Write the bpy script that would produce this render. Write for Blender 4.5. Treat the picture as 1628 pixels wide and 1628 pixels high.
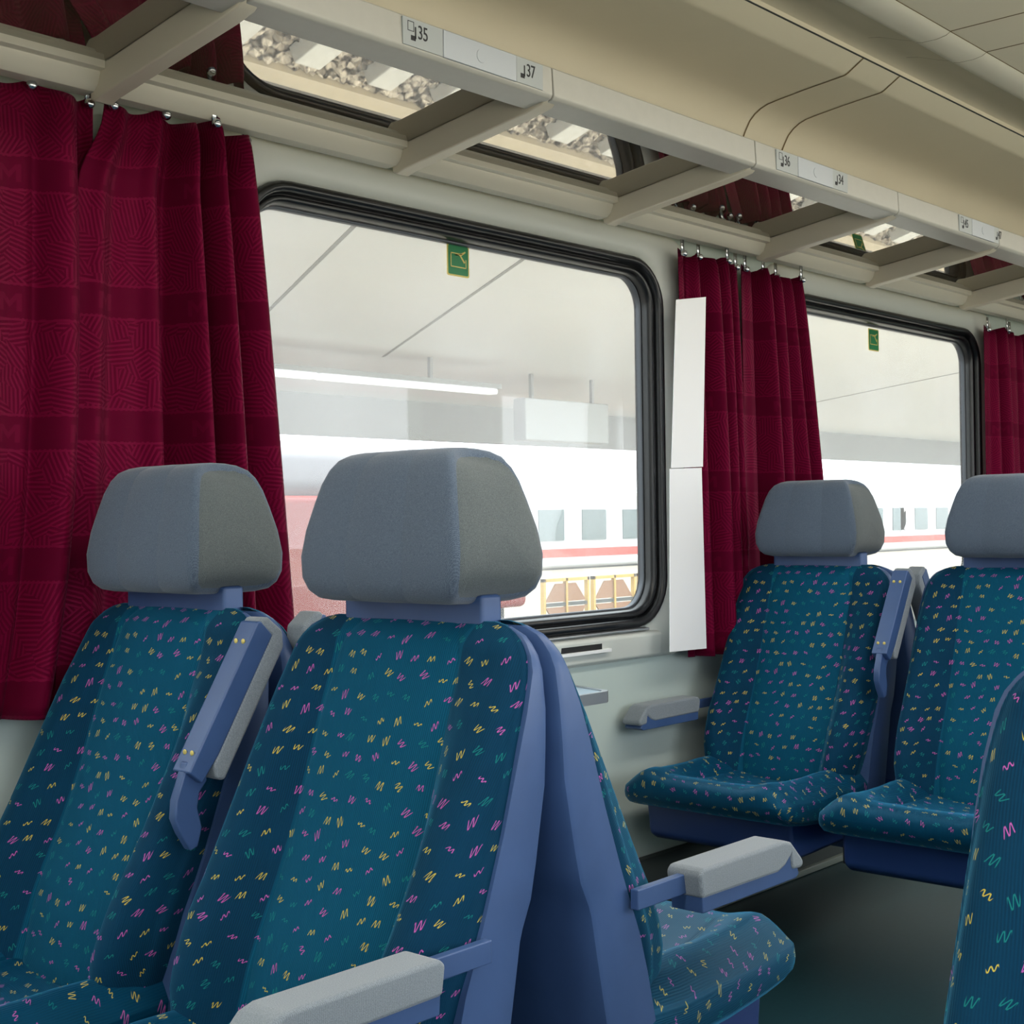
import bpy, bmesh, math, random
from mathutils import Vector, Matrix, noise
R = math.radians
for o in list(bpy.data.objects): bpy.data.objects.remove(o)
SC = bpy.context.scene
COL = SC.collection

# ------------------------------------------------------------------ camera, world, sun, exposure
YAW, PITCH, ROLL, FPX = R(41.7), R(.35), R(.80), 2240.0
f0 = Vector((math.cos(YAW), math.sin(YAW), 0)); r0 = Vector((math.sin(YAW), -math.cos(YAW), 0)); u0 = Vector((0, 0, 1))
fw = f0*math.cos(PITCH)+u0*math.sin(PITCH); up = -f0*math.sin(PITCH)+u0*math.cos(PITCH)
ix = r0*math.cos(ROLL)-up*math.sin(ROLL); iy = r0*math.sin(ROLL)+up*math.cos(ROLL)
cam_d = bpy.data.cameras.new('camera'); cam = bpy.data.objects.new('camera', cam_d); COL.objects.link(cam)
M = Matrix((ix, iy, -fw)).transposed().to_4x4(); M.translation = Vector((0, 0, 1.15)); cam.matrix_world = M
cam_d.sensor_width = 36.0; cam_d.sensor_fit = 'HORIZONTAL'; cam_d.lens = 36.0*FPX/1628.0
cam_d.clip_start = .02; cam_d.clip_end = 500
SC.camera = cam

W = bpy.data.worlds.new('sky'); SC.world = W; W.use_nodes = True
nt = W.node_tree; bg = nt.nodes['Background']
bg.inputs['Color'].default_value = (.90, .95, 1.0, 1); bg.inputs['Strength'].default_value = 4.3

sl = bpy.data.lights.new('sun', 'SUN'); sl.energy = 6.5; sl.angle = R(2); sl.color = (1, .93, .82)
sun = bpy.data.objects.new('sun', sl); COL.objects.link(sun)
sun.rotation_euler = Vector((-.45, .44, -.78)).to_track_quat('-Z', 'Y').to_euler()

def area(name, loc, direction, sx, sy, power, col=(1, 1, 1)):
    l = bpy.data.lights.new(name, 'AREA'); l.shape = 'RECTANGLE'; l.size = sx; l.size_y = sy; l.energy = power; l.color = col
    o = bpy.data.objects.new(name, l); COL.objects.link(o); o.location = loc
    o.rotation_euler = Vector(direction).to_track_quat('-Z', 'Z').to_euler(); return o
PER = 2.19                                                     # window / seat bay pitch
area('ceiling_fill', (2.2, .78, 2.362), (0, .0, -1), 9.0, .42, 62, (1, .97, .90))      # unseen fill light, added over the aisle for soft light from above
SC.view_settings.view_transform = 'Standard'; SC.view_settings.look = 'None'
SC.view_settings.gamma = 1; SC.view_settings.use_curve_mapping = False
SC.view_settings.exposure = 0.25
cy = SC.cycles
cy.max_bounces = 10; cy.diffuse_bounces = 6; cy.glossy_bounces = 4; cy.transparent_max_bounces = 12
cy.caustics_reflective = False; cy.caustics_refractive = False; cy.sample_clamp_indirect = 6; cy.use_denoising = True

# ------------------------------------------------------------------ materials
def lin(c):
    return tuple(((x/255)/12.92 if x/255 <= .04045 else ((x/255+.055)/1.055)**2.4) for x in c)+(1,)
def mat(name, rgb, rough=.5, metal=0, spec=.5, noise_amt=0, noise_scale=40, bump=0, bump_scale=200, sheen=0, coat=0):
    m = bpy.data.materials.new(name); m.use_nodes = True; n = m.node_tree; b = n.nodes['Principled BSDF']
    c = lin(rgb); b.inputs['Base Color'].default_value = c; b.inputs['Roughness'].default_value = rough
    b.inputs['Metallic'].default_value = metal; b.inputs['Specular IOR Level'].default_value = spec
    b.inputs['Sheen Weight'].default_value = sheen; b.inputs['Coat Weight'].default_value = coat
    tc = n.nodes.new('ShaderNodeTexCoord')
    if noise_amt:
        t = n.nodes.new('ShaderNodeTexNoise'); t.inputs['Scale'].default_value = noise_scale; t.inputs['Detail'].default_value = 5
        n.links.new(tc.outputs['Object'], t.inputs['Vector'])
        mr = n.nodes.new('ShaderNodeMapRange'); mr.inputs[1].default_value = .3; mr.inputs[2].default_value = .7
        mr.inputs[3].default_value = 1-noise_amt; mr.inputs[4].default_value = 1+noise_amt
        n.links.new(t.outputs['Fac'], mr.inputs[0])
        mx = n.nodes.new('ShaderNodeMix'); mx.data_type = 'RGBA'; mx.blend_type = 'MULTIPLY'; mx.inputs['Factor'].default_value = 1
        mx.inputs[6].default_value = c; n.links.new(mr.outputs[0], mx.inputs[7]); n.links.new(mx.outputs[2], b.inputs['Base Color'])
    if bump:
        t = n.nodes.new('ShaderNodeTexNoise'); t.inputs['Scale'].default_value = bump_scale; t.inputs['Detail'].default_value = 3
        n.links.new(tc.outputs['Object'], t.inputs['Vector'])
        bp = n.nodes.new('ShaderNodeBump'); bp.inputs['Strength'].default_value = bump; bp.inputs['Distance'].default_value = .002
        n.links.new(t.outputs['Fac'], bp.inputs['Height']); n.links.new(bp.outputs[0], b.inputs['Normal'])
    return m

class NB:                                                       # small node-maths helper
    def __init__(s, tree): s.t = tree
    def m(s, op, a, b=None, c=None):
        n = s.t.nodes.new('ShaderNodeMath'); n.operation = op
        for i, v in enumerate((a, b, c)):
            if v is None: continue
            if isinstance(v, (int, float)): n.inputs[i].default_value = v
            else: s.t.links.new(v, n.inputs[i])
        return n.outputs[0]
    def ss(s, v, lo, hi, a=0., b=1.):
        n = s.t.nodes.new('ShaderNodeMapRange'); n.interpolation_type = 'SMOOTHSTEP'
        for i, x in enumerate((v, lo, hi, a, b)):
            if isinstance(x, (int, float)): n.inputs[i].default_value = x
            else: s.t.links.new(x, n.inputs[i])
        return n.outputs[0]
    def mix(s, fac, a, b):
        n = s.t.nodes.new('ShaderNodeMix'); n.data_type = 'RGBA'
        for i, x in ((0, fac), (6, a), (7, b)):
            if isinstance(x, (int, float)): n.inputs[i].default_value = x
            elif isinstance(x, tuple): n.inputs[i].default_value = x
            else: s.t.links.new(x, n.inputs[i])
        return n.outputs[2]

def seat_fabric(centre=None, worn=False):
    m = bpy.data.materials.new('moquette'); m.use_nodes = True; t = m.node_tree; b = t.nodes['Principled BSDF']; N = NB(t)
    uv = t.nodes.new('ShaderNodeUVMap'); sp = t.nodes.new('ShaderNodeSeparateXYZ'); t.links.new(uv.outputs[0], sp.inputs[0])
    u, v = sp.outputs[0], sp.outputs[1]
    CS = .030
    gv = N.m('DIVIDE', v, CS); row = N.m('FLOOR', gv)
    gu = N.m('ADD', N.m('DIVIDE', u, CS*1.12), N.m('MULTIPLY', row, .37)); colm = N.m('FLOOR', gu)
    cb = t.nodes.new('ShaderNodeCombineXYZ'); t.links.new(colm, cb.inputs[0]); t.links.new(row, cb.inputs[1])
    wn = t.nodes.new('ShaderNodeTexWhiteNoise'); wn.noise_dimensions = '2D'; t.links.new(cb.outputs[0], wn.inputs['Vector'])
    sc = t.nodes.new('ShaderNodeSeparateColor'); t.links.new(wn.outputs['Color'], sc.inputs[0])
    r1, r2, r3, r4 = sc.outputs[0], sc.outputs[1], sc.outputs[2], wn.outputs['Value']
    px = N.m('MULTIPLY', N.m('SUBTRACT', N.m('SUBTRACT', N.m('FRACT', gu), .5), N.m('MULTIPLY', N.m('SUBTRACT', r1, .5), .36)), CS*1.12)
    py = N.m('MULTIPLY', N.m('SUBTRACT', N.m('SUBTRACT', N.m('FRACT', gv), .5), N.m('MULTIPLY', N.m('SUBTRACT', r2, .5), .36)), CS)
    ang = N.m('MULTIPLY', N.m('SUBTRACT', r3, .5), 1.5)
    ca, sa = N.m('COSINE', ang), N.m('SINE', ang)
    qx = N.m('ADD', N.m('MULTIPLY', px, ca), N.m('MULTIPLY', py, sa))
    qy = N.m('SUBTRACT', N.m('MULTIPLY', py, ca), N.m('MULTIPLY', px, sa))
    qx = N.m('ADD', qx, N.m('MULTIPLY', qy, .35))
    amp = N.m('ADD', .006, N.m('MULTIPLY', N.m('FRACT', N.m('MULTIPLY', r4, 7.3)), .015))
    per = .0066; kk = 2*math.pi/per
    ph = N.m('ADD', N.m('MULTIPLY', qx, kk), N.m('MULTIPLY', r1, 19))
    A = N.m('MULTIPLY', amp, .27)
    dist = N.m('ABSOLUTE', N.m('SUBTRACT', qy, N.m('MULTIPLY', N.m('SINE', ph), A)))
    slope = N.m('SQRT', N.m('ADD', 1, N.m('POWER', N.m('ABSOLUTE', N.m('MULTIPLY', N.m('MULTIPLY', A, kk), N.m('COSINE', ph))), 2)))
    dist = N.m('DIVIDE', dist, slope)
    line = N.ss(dist, .0004, .0009, 1, 0)
    lim = N.ss(N.m('ABSOLUTE', qx), .0060, .0068, 1, 0)
    mask = N.m('MULTIPLY', line, lim)
    pick = N.m('FRACT', N.m('MULTIPLY', r4, 13.7))
    c1 = N.mix(N.m('GREATER_THAN', pick, .36), lin((196, 178, 72)), lin((186, 92, 172)))
    c2 = N.mix(N.m('GREATER_THAN', pick, .70), c1, lin((22, 120, 118)))
    # ribbed velvet ground
    rib = N.m('SINE', N.m('MULTIPLY', u, 2*math.pi/.0034)); ribn = N.ss(rib, -1, 1)
    nz = t.nodes.new('ShaderNodeTexNoise'); nz.inputs['Scale'].default_value = 9; nz.inputs['Detail'].default_value = 4
    t.links.new(uv.outputs[0], nz.inputs['Vector'])
    g0 = N.mix(ribn, lin((0, 42, 68)), lin((0, 55, 82)))
    g1 = N.mix(N.ss(nz.outputs['Fac'], .35, .7), g0, lin((0, 52, 80)))
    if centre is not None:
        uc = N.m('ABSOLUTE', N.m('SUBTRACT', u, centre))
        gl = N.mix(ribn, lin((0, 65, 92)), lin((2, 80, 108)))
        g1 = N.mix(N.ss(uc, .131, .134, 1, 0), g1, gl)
    colr = N.mix(N.m('MULTIPLY', mask, .92), g1, c2)
    t.links.new(colr, b.inputs['Base Color'])
    b.inputs['Roughness'].default_value = .85; b.inputs['Specular IOR Level'].default_value = .15
    b.inputs['Sheen Weight'].default_value = .40; b.inputs['Sheen Roughness'].default_value = .35; b.inputs['Sheen Tint'].default_value = (.12, .6, .95, 1)
    if worn:
        b.inputs['Roughness'].default_value = .55; b.inputs['Specular IOR Level'].default_value = .7; b.inputs['Specular Tint'].default_value = (.12, .6, 1, 1); b.inputs['Sheen Weight'].default_value = .5; b.inputs['Sheen Tint'].default_value = (.1, .55, .95, 1)
    bp = t.nodes.new('ShaderNodeBump'); bp.inputs['Strength'].default_value = .25; bp.inputs['Distance'].default_value = .0008
    t.links.new(N.m('ADD', ribn, mask), bp.inputs['Height']); t.links.new(bp.outputs[0], b.inputs['Normal'])
    return m

def head_fabric(name, a, c, twill):
    m = bpy.data.materials.new(name); m.use_nodes = True; t = m.node_tree; b = t.nodes['Principled BSDF']; N = NB(t)
    tc = t.nodes.new('ShaderNodeTexCoord'); nz = t.nodes.new('ShaderNodeTexNoise'); nz.inputs['Scale'].default_value = 700; nz.inputs['Detail'].default_value = 2
    t.links.new(tc.outputs['Object'], nz.inputs['Vector'])
    sp = t.nodes.new('ShaderNodeSeparateXYZ'); t.links.new(tc.outputs['Object'], sp.inputs[0])
    wv = N.m('SINE', N.m('MULTIPLY', N.m('ADD', N.m('ADD', sp.outputs[1], sp.outputs[0]), N.m('MULTIPLY', sp.outputs[2], twill)), 2*math.pi/.0026))
    fac = N.m('ADD', N.m('MULTIPLY', nz.outputs['Fac'], .85), N.m('MULTIPLY', N.ss(wv, -1, 1), .15))
    t.links.new(N.mix(N.ss(fac, .3, .75), lin(a), lin(c)), b.inputs['Base Color'])
    b.inputs['Roughness'].default_value = .9; b.inputs['Specular IOR Level'].default_value = .15; b.inputs['Sheen Weight'].default_value = .25
    bp = t.nodes.new('ShaderNodeBump'); bp.inputs['Strength'].default_value = .2; bp.inputs['Distance'].default_value = .001
    t.links.new(fac, bp.inputs['Height']); t.links.new(bp.outputs[0], b.inputs['Normal'])
    return m

def curtain_mat():
    m = bpy.data.materials.new('jacquard'); m.use_nodes = True; t = m.node_tree; b = t.nodes['Principled BSDF']; N = NB(t)
    uv = t.nodes.new('ShaderNodeUVMap'); sp = t.nodes.new('ShaderNodeSeparateXYZ'); t.links.new(uv.outputs[0], sp.inputs[0])
    u, v = sp.outputs[0], sp.outputs[1]
    P = .235
    fv = N.m('FRACT', N.m('DIVIDE', v, P))
    band = N.m('MULTIPLY', N.ss(fv, .03, .035), N.ss(fv, .275, .28, 1, 0))          # plain band
    edge = N.m('ADD', N.m('COMPARE', fv, .018, .008), N.m('COMPARE', fv, .292, .008))
    vo = t.nodes.new('ShaderNodeTexVoronoi'); vo.inputs['Scale'].default_value = 22; t.links.new(uv.outputs[0], vo.inputs['Vector'])
    sc = t.nodes.new('ShaderNodeSeparateColor'); t.links.new(vo.outputs['Color'], sc.inputs[0])
    an = N.m('MULTIPLY', sc.outputs[0], 3.14)
    dirc = N.m('ADD', N.m('MULTIPLY', u, N.m('COSINE', an)), N.m('MULTIPLY', v, N.m('SINE', an)))
    leaf = N.ss(N.m('SINE', N.m('MULTIPLY', dirc, 2*math.pi/.0085)), -.1, .3)
    # block letter M woven in the band
    lu = N.m('SUBTRACT', N.m('MULTIPLY', N.m('FRACT', N.m('DIVIDE', u, .15)), .15), .075); lu = N.m('ABSOLUTE', lu)
    lv = N.m('MULTIPLY', N.m('SUBTRACT', fv, .15), P)
    inside = N.m('LESS_THAN', N.m('ABSOLUTE', lv), .016)
    leg = N.m('COMPARE', lu, .019, .005)
    vee = N.m('MULTIPLY', N.m('LESS_THAN', lu, .02), N.m('COMPARE', lv, N.m('SUBTRACT', N.m('MULTIPLY', lu, 1.1), .004), .006))
    let = N.m('MULTIPLY', inside, N.m('MAXIMUM', leg, vee))
    pat = N.m('ADD', N.m('MULTIPLY', N.m('SUBTRACT', 1, band), leaf), N.m('MULTIPLY', band, N.m('MULTIPLY', let, .5)))
    pat = N.m('MINIMUM', 1, N.m('ADD', pat, edge))
    t.links.new(N.mix(pat, lin((80, 1, 30)), lin((102, 6, 42))), b.inputs['Base Color'])
    rr = N.ss(pat, 0, 1, .62, .45); t.links.new(rr, b.inputs['Roughness'])
    b.inputs['Specular IOR Level'].default_value = .30; b.inputs['Specular Tint'].default_value = (1, .12, .32, 1); b.inputs['Sheen Weight'].default_value = .06; b.inputs['Sheen Tint'].default_value = (1, .25, .5, 1)
    # thin cloth: a little daylight comes through
    tr = t.nodes.new('ShaderNodeBsdfTranslucent'); tr.inputs[0].default_value = lin((150, 10, 50))
    mx = t.nodes.new('ShaderNodeMixShader'); mx.inputs[0].default_value = .07
    t.links.new(b.outputs[0], mx.inputs[1]); t.links.new(tr.outputs[0], mx.inputs[2])
    t.links.new(mx.outputs[0], t.nodes['Material Output'].inputs[0])
    bp = t.nodes.new('ShaderNodeBump'); bp.inputs['Strength'].default_value = .3; bp.inputs['Distance'].default_value = .001
    t.links.new(pat, bp.inputs['Height']); t.links.new(bp.outputs[0], b.inputs['Normal'])
    return m

def pane_mat(name, tint, gloss, haze, hazecol):
    m = bpy.data.materials.new(name); m.use_nodes = True; t = m.node_tree; N = NB(t)
    t.nodes.remove(t.nodes['Principled BSDF'])
    tr = t.nodes.new('ShaderNodeBsdfTransparent'); tr.inputs[0].default_value = tint
    gl = t.nodes.new('ShaderNodeBsdfGlossy'); gl.inputs['Roughness'].default_value = .01
    df = t.nodes.new('ShaderNodeBsdfDiffuse'); df.inputs[0].default_value = hazecol
    tl = t.nodes.new('ShaderNodeBsdfTranslucent'); tl.inputs[0].default_value = hazecol
    ad = t.nodes.new('ShaderNodeMixShader'); ad.inputs[0].default_value = .5
    t.links.new(df.outputs[0], ad.inputs[1]); t.links.new(tl.outputs[0], ad.inputs[2])
    m1 = t.nodes.new('ShaderNodeMixShader'); t.links.new(tr.outputs[0], m1.inputs[1]); t.links.new(ad.outputs[0], m1.inputs[2])
    tc = t.nodes.new('ShaderNodeTexCoord'); nz = t.nodes.new('ShaderNodeTexNoise'); nz.inputs['Scale'].default_value = 2.2; nz.inputs['Detail'].default_value = 6
    t.links.new(tc.outputs['Object'], nz.inputs['Vector'])
    t.links.new(N.ss(nz.outputs['Fac'], .3, .8, haze*.6, haze*1.5), m1.inputs[0])
    m2 = t.nodes.new('ShaderNodeMixShader'); m2.inputs[0].default_value = gloss
    t.links.new(m1.outputs[0], m2.inputs[1]); t.links.new(gl.outputs[0], m2.inputs[2])
    t.links.new(m2.outputs[0], t.nodes['Material Output'].inputs[0]); return m

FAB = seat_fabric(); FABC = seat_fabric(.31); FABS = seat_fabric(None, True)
HEAD = head_fabric('head_cloth', (72, 84, 100), (100, 112, 128), .6)
SIDE = head_fabric('side_cloth', (76, 83, 85), (102, 108, 109), 1)
ARMF = head_fabric('arm_cloth', (116, 124, 132), (142, 150, 157), 0)
BLUE = mat('blue_plastic', (60, 85, 130), .42, spec=.5, noise_amt=.06, noise_scale=14)
DBLUE = mat('blue_pan', (30, 56, 112), .45)
CURT = curtain_mat()
CEIL = mat('cream_panel', (219, 210, 186), .42, noise_amt=.02, noise_scale=3)
CEIL2 = mat('grey_cream_panel', (210, 200, 176), .45); CEIL3 = mat('pale_strip', (226, 220, 202), .4); SEAM = mat('joint_brown', (112, 94, 60), .8); GREYJ = mat('joint_dark', (58, 62, 60), .8)
DARK = mat('dark_gap', (70, 62, 48), .8)
RAIL = mat('rail_grey', (176, 174, 166), .38, noise_amt=.02)
BEAM = mat('rack_beige', (212, 203, 184), .42)
RBEAM = mat('wall_rail_beige', (210, 204, 188), .4)
WALL = mat('wall_green', (192, 205, 200), .45, noise_amt=.015, noise_scale=5)
SURR = mat('window_surround', (205, 208, 202), .38)
RUB = mat('black_rubber', (16, 17, 20), .32, spec=.6)
BEAD = mat('dull_bead', (92, 96, 102), .4, metal=.5); CHROME = mat('chrome', (210, 212, 216), .18, metal=1)
ALU = mat('aluminium', (176, 180, 184), .35, metal=.8)
FLOOR = mat('lino', (28, 56, 62), .34, spec=.3, noise_amt=.10, noise_scale=60)
DKGREY = mat('heater_grey', (60, 66, 66), .5)
TRIMG = mat('trim_grey', (120, 128, 122), .45)
WHITEP = mat('white_plastic', (235, 236, 236), .3); MATTW = mat('matt_white', (246, 246, 248), .6)
TABLE = mat('table_blue', (170, 190, 205), .3)
PLATE = mat('plate_silver', (172, 178, 180), .25, metal=.3, noise_amt=.03)
PLATEG = mat('plate_grey', (160, 165, 165), .4)
BLANK = mat('plate_blank', (168, 173, 178), .38, metal=.2)
INK = mat('black_ink', (20, 20, 22), .6)
GREEN = mat('sign_green', (0, 118, 66), .4)
YEL = mat('sign_yellow', (214, 196, 110), .4)
PANE = pane_mat('window_glass', (.93, .96, .95, 1), .035, .14, (.9, .9, .9, 1))
def shelf_glass():
    m = bpy.data.materials.new('shelf_glass'); m.use_nodes = True; t = m.node_tree
    t.nodes.remove(t.nodes['Principled BSDF'])
    gl = t.nodes.new('ShaderNodeBsdfGlossy'); gl.inputs['Roughness'].default_value = .006; gl.inputs[0].default_value = (.92, .90, .86, 1)
    df = t.nodes.new('ShaderNodeBsdfDiffuse'); df.inputs[0].default_value = lin((84, 74, 58))
    tr = t.nodes.new('ShaderNodeBsdfTransparent'); tr.inputs[0].default_value = lin((120, 105, 82))
    a = t.nodes.new('ShaderNodeMixShader'); a.inputs[0].default_value = .22; t.links.new(df.outputs[0], a.inputs[1]); t.links.new(tr.outputs[0], a.inputs[2])
    b = t.nodes.new('ShaderNodeMixShader'); b.inputs[0].default_value = .46; t.links.new(a.outputs[0], b.inputs[1]); t.links.new(gl.outputs[0], b.inputs[2])
    t.links.new(b.outputs[0], t.nodes['Material Output'].inputs[0]); return m
SHELF = shelf_glass()

# ------------------------------------------------------------------ mesh helpers
def link_mesh(name, verts, faces, m, parent=None, smooth=False, uvs=None, loc=None):
    me = bpy.data.meshes.new(name); me.from_pydata([tuple(v) for v in verts], [], faces); me.update()
    if m: me.materials.append(m)
    if uvs:
        l = me.uv_layers.new(name='UVMap')
        for p in me.polygons:
            for li in p.loop_indices: l.data[li].uv = uvs[me.loops[li].vertex_index]
    if smooth:
        for p in me.polygons: p.use_smooth = True
    o = bpy.data.objects.new(name, me); COL.objects.link(o)
    if parent: o.parent = parent
    if loc: o.location = loc
    return o
def fix_normals(o):
    bm = bmesh.new(); bm.from_mesh(o.data); bmesh.ops.recalc_face_normals(bm, faces=bm.faces); bm.to_mesh(o.data); bm.free()
def bevel(o, w, seg=2, ang=35):
    md = o.modifiers.new('bevel', 'BEVEL'); md.width = w; md.segments = seg; md.limit_method = 'ANGLE'; md.angle_limit = R(ang); return o
def subsurf(o, n=1):
    md = o.modifiers.new('sub', 'SUBSURF'); md.levels = n; md.render_levels = n; return o
def wnorm(o):
    for p in o.data.polygons: p.use_smooth = True
    md = o.modifiers.new('wn', 'WEIGHTED_NORMAL'); md.keep_sharp = True; return o
def box(name, a, b, m, parent=None, bev=0, seg=2):
    x0, y0, z0 = a; x1, y1, z1 = b
    v = [(x0, y0, z0), (x1, y0, z0), (x1, y1, z0), (x0, y1, z0), (x0, y0, z1), (x1, y0, z1), (x1, y1, z1), (x0, y1, z1)]
    f = [(0, 3, 2, 1), (4, 5, 6, 7), (0, 1, 5, 4), (1, 2, 6, 5), (2, 3, 7, 6), (3, 0, 4, 7)]
    o = link_mesh(name, v, f, m, parent); fix_normals(o)
    if bev: bevel(o, bev, seg); wnorm(o)
    return o
def multi_box(name, boxes, m, parent=None, bev=0):
    v = []; f = []
    for a, b in boxes:
        n = len(v); x0, y0, z0 = a; x1, y1, z1 = b
        v += [(x0, y0, z0), (x1, y0, z0), (x1, y1, z0), (x0, y1, z0), (x0, y0, z1), (x1, y0, z1), (x1, y1, z1), (x0, y1, z1)]
        f += [tuple(i+n for i in q) for q in ((0, 3, 2, 1), (4, 5, 6, 7), (0, 1, 5, 4), (1, 2, 6, 5), (2, 3, 7, 6), (3, 0, 4, 7))]
    o = link_mesh(name, v, f, m, parent); fix_normals(o)
    if bev: bevel(o, bev)
    return o
def loft(name, rows, m, parent=None, closed=False, cap0=False, cap1=False, smooth=True, uv=False):
    n = len(rows[0]); v = [Vector(p) for r in rows for p in r]; f = []
    for i in range(len(rows)-1):
        for j in range(n if closed else n-1):
            k = (j+1) % n
            f.append((i*n+j, i*n+k, (i+1)*n+k, (i+1)*n+j))
    if cap0: f.append(tuple(range(n))[::-1])
    if cap1: f.append(tuple((len(rows)-1)*n+j for j in range(n)))
    uvs = None
    if uv:
        uvs = []; vv = 0; c = n//2
        for i, r in enumerate(rows):
            if i: vv += (Vector(r[c])-Vector(rows[i-1][c])).length
            s = [0]
            for j in range(1, n): s.append(s[-1]+(Vector(r[j])-Vector(r[j-1])).length)
            uvs += [(x-s[c]+uv, vv+uv*1.7) for x in s]
    o = link_mesh(name, v, f, m, parent, smooth, uvs)
    fix_normals(o); return o
def prism(name, poly, axis, a, b, m, parent=None, bev=0, seg=2):
    """poly in the two other axes; extruded along axis from a to b"""
    n = len(poly)
    def P(p, t):
        return {'x': (t, p[0], p[1]), 'y': (p[0], t, p[1]), 'z': (p[0], p[1], t)}[axis]
    v = [P(p, a) for p in poly]+[P(p, b) for p in poly]
    f = [tuple(range(n))[::-1], tuple(range(n, 2*n))]+[(i, (i+1) % n, n+(i+1) % n, n+i) for i in range(n)]
    o = link_mesh(name, v, f, m, parent); fix_normals(o)
    if bev: bevel(o, bev, seg); wnorm(o)
    return o
def interp(tab, t):
    if t <= tab[0][0]: 
        a, b = tab[0], tab[1]
    elif t >= tab[-1][0]:
        a, b = tab[-2], tab[-1]
    else:
        for a, b in zip(tab, tab[1:]):
            if a[0] <= t <= b[0]: break
    return a[1]+(b[1]-a[1])*(t-a[0])/(b[0]-a[0])
def sstep(a, b, x):
    t = max(0, min(1, (x-a)/(b-a))); return t*t*(3-2*t)
def empty(name, loc=(0, 0, 0), rz=0):
    o = bpy.data.objects.new(name, None); COL.objects.link(o); o.location = loc; o.rotation_euler = (0, 0, rz); o.empty_display_size = .1; return o
def tag(o, label=None, cat=None, group=None, kind=None):
    if label: o['label'] = label
    if cat: o['category'] = cat
    if group: o['group'] = group
    if kind: o['kind'] = kind
    return o
def structure(o, label=None): o['kind'] = 'structure'; 
def copy_tree(o, parent=None):
    c = o.copy(); COL.objects.link(c)
    if parent: c.parent = parent
    for ch in [x for x in bpy.data.objects if x.parent == o]: copy_tree(ch, c)
    return c
def rrect(x0, z0, x1, z1, r, n=8):
    pts = []
    for cx, cz, a0 in ((x1-r, z1-r, 0), (x0+r, z1-r, 90), (x0+r, z0+r, 180), (x1-r, z0+r, 270)):
        for i in range(n+1):
            a = R(a0+90*i/n); pts.append((cx+r*math.cos(a), cz+r*math.sin(a)))
    return pts
def uvsphere(bm_center, r, n=10):
    bm = bmesh.new(); bmesh.ops.create_uvsphere(bm, u_segments=n*2, v_segments=n, radius=r); bmesh.ops.translate(bm, vec=bm_center, verts=bm.verts)
    return bm
def add_bm(name, bm, m, parent=None, smooth=True):
    me = bpy.data.meshes.new(name); bm.to_mesh(me); bm.free(); me.materials.append(m)
    if smooth:
        for p in me.polygons: p.use_smooth = True
    o = bpy.data.objects.new(name, me); COL.objects.link(o); o.parent = parent; return o

# ------------------------------------------------------------------ the coach: shell
WY = 2.38; WR = -.72; X0, X1 = -3.2, 9.0
Z0W, Z1W = .83, 1.905                                            # window holes
XL, XR = 1.82, 3.32                                              # outer rubber edges of window 1
def wins(k): return XL+PER*k, XR+PER*k
KS = (-2, -1, 0, 1, 2)

def wall_with_holes(name, yi, yo, hx):
    boxes = [((X0, yi, -.02), (X1, yo, Z0W)), ((X0, yi, Z1W), (X1, yo, 2.10))]
    xs = X0
    for k in KS:
        a, b = wins(k); a -= .015; b += .015
        a = max(a, X0)
        if a > xs: boxes.append(((xs, yi, Z0W), (a, yo, Z1W)))
        xs = min(b, X1)
    if xs < X1: boxes.append(((xs, yi, Z0W), (X1, yo, Z1W)))
    o = multi_box(name, boxes, WALL); o['kind'] = 'structure'; return o
wall_with_holes('wall_left', WY, WY+.054, None)
wall_with_holes('wall_right', WR-.12, WR, None)
o = box('wall_front', (X1, WR-.12, -.02), (X1+.06, WY+.12, 2.6), WALL); o['kind'] = 'structure'
o = box('wall_back', (X0-.06, WR-.12, -.02), (X0, WY+.12, 2.6), WALL); o['kind'] = 'structure'
o = box('floor', (X0, WR-.12, -.08), (X1, WY+.12, 0), FLOOR); o['kind'] = 'structure'
o = box('roof_shell', (X0-.06, WR-.2, 2.56), (X1+.06, WY+.2, 2.64), DARK); o['kind'] = 'structure'
o = box('roof_side_left', (X0-.06, WY+.06, 2.08), (X1+.06, WY+.2, 2.58), DARK); o['kind'] = 'structure'
o = box('roof_side_right', (X0-.06, WR-.2, 2.08), (X1+.06, WR-.06, 2.58), DARK); o['kind'] = 'structure'

# heater duct and floor trim along the wall
o = prism('heater_duct', [(WY, .02), (WY-.05, .02), (WY-.05, .17), (WY-.03, .20), (WY, .20)], 'x', X0, X1, DKGREY, bev=.004); o['kind'] = 'structure'
o = box('baseboard_left', (X0, WY-.065, 0), (X1, WY-.0, .022), TRIMG, bev=.004); o['kind'] = 'structure'

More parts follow.
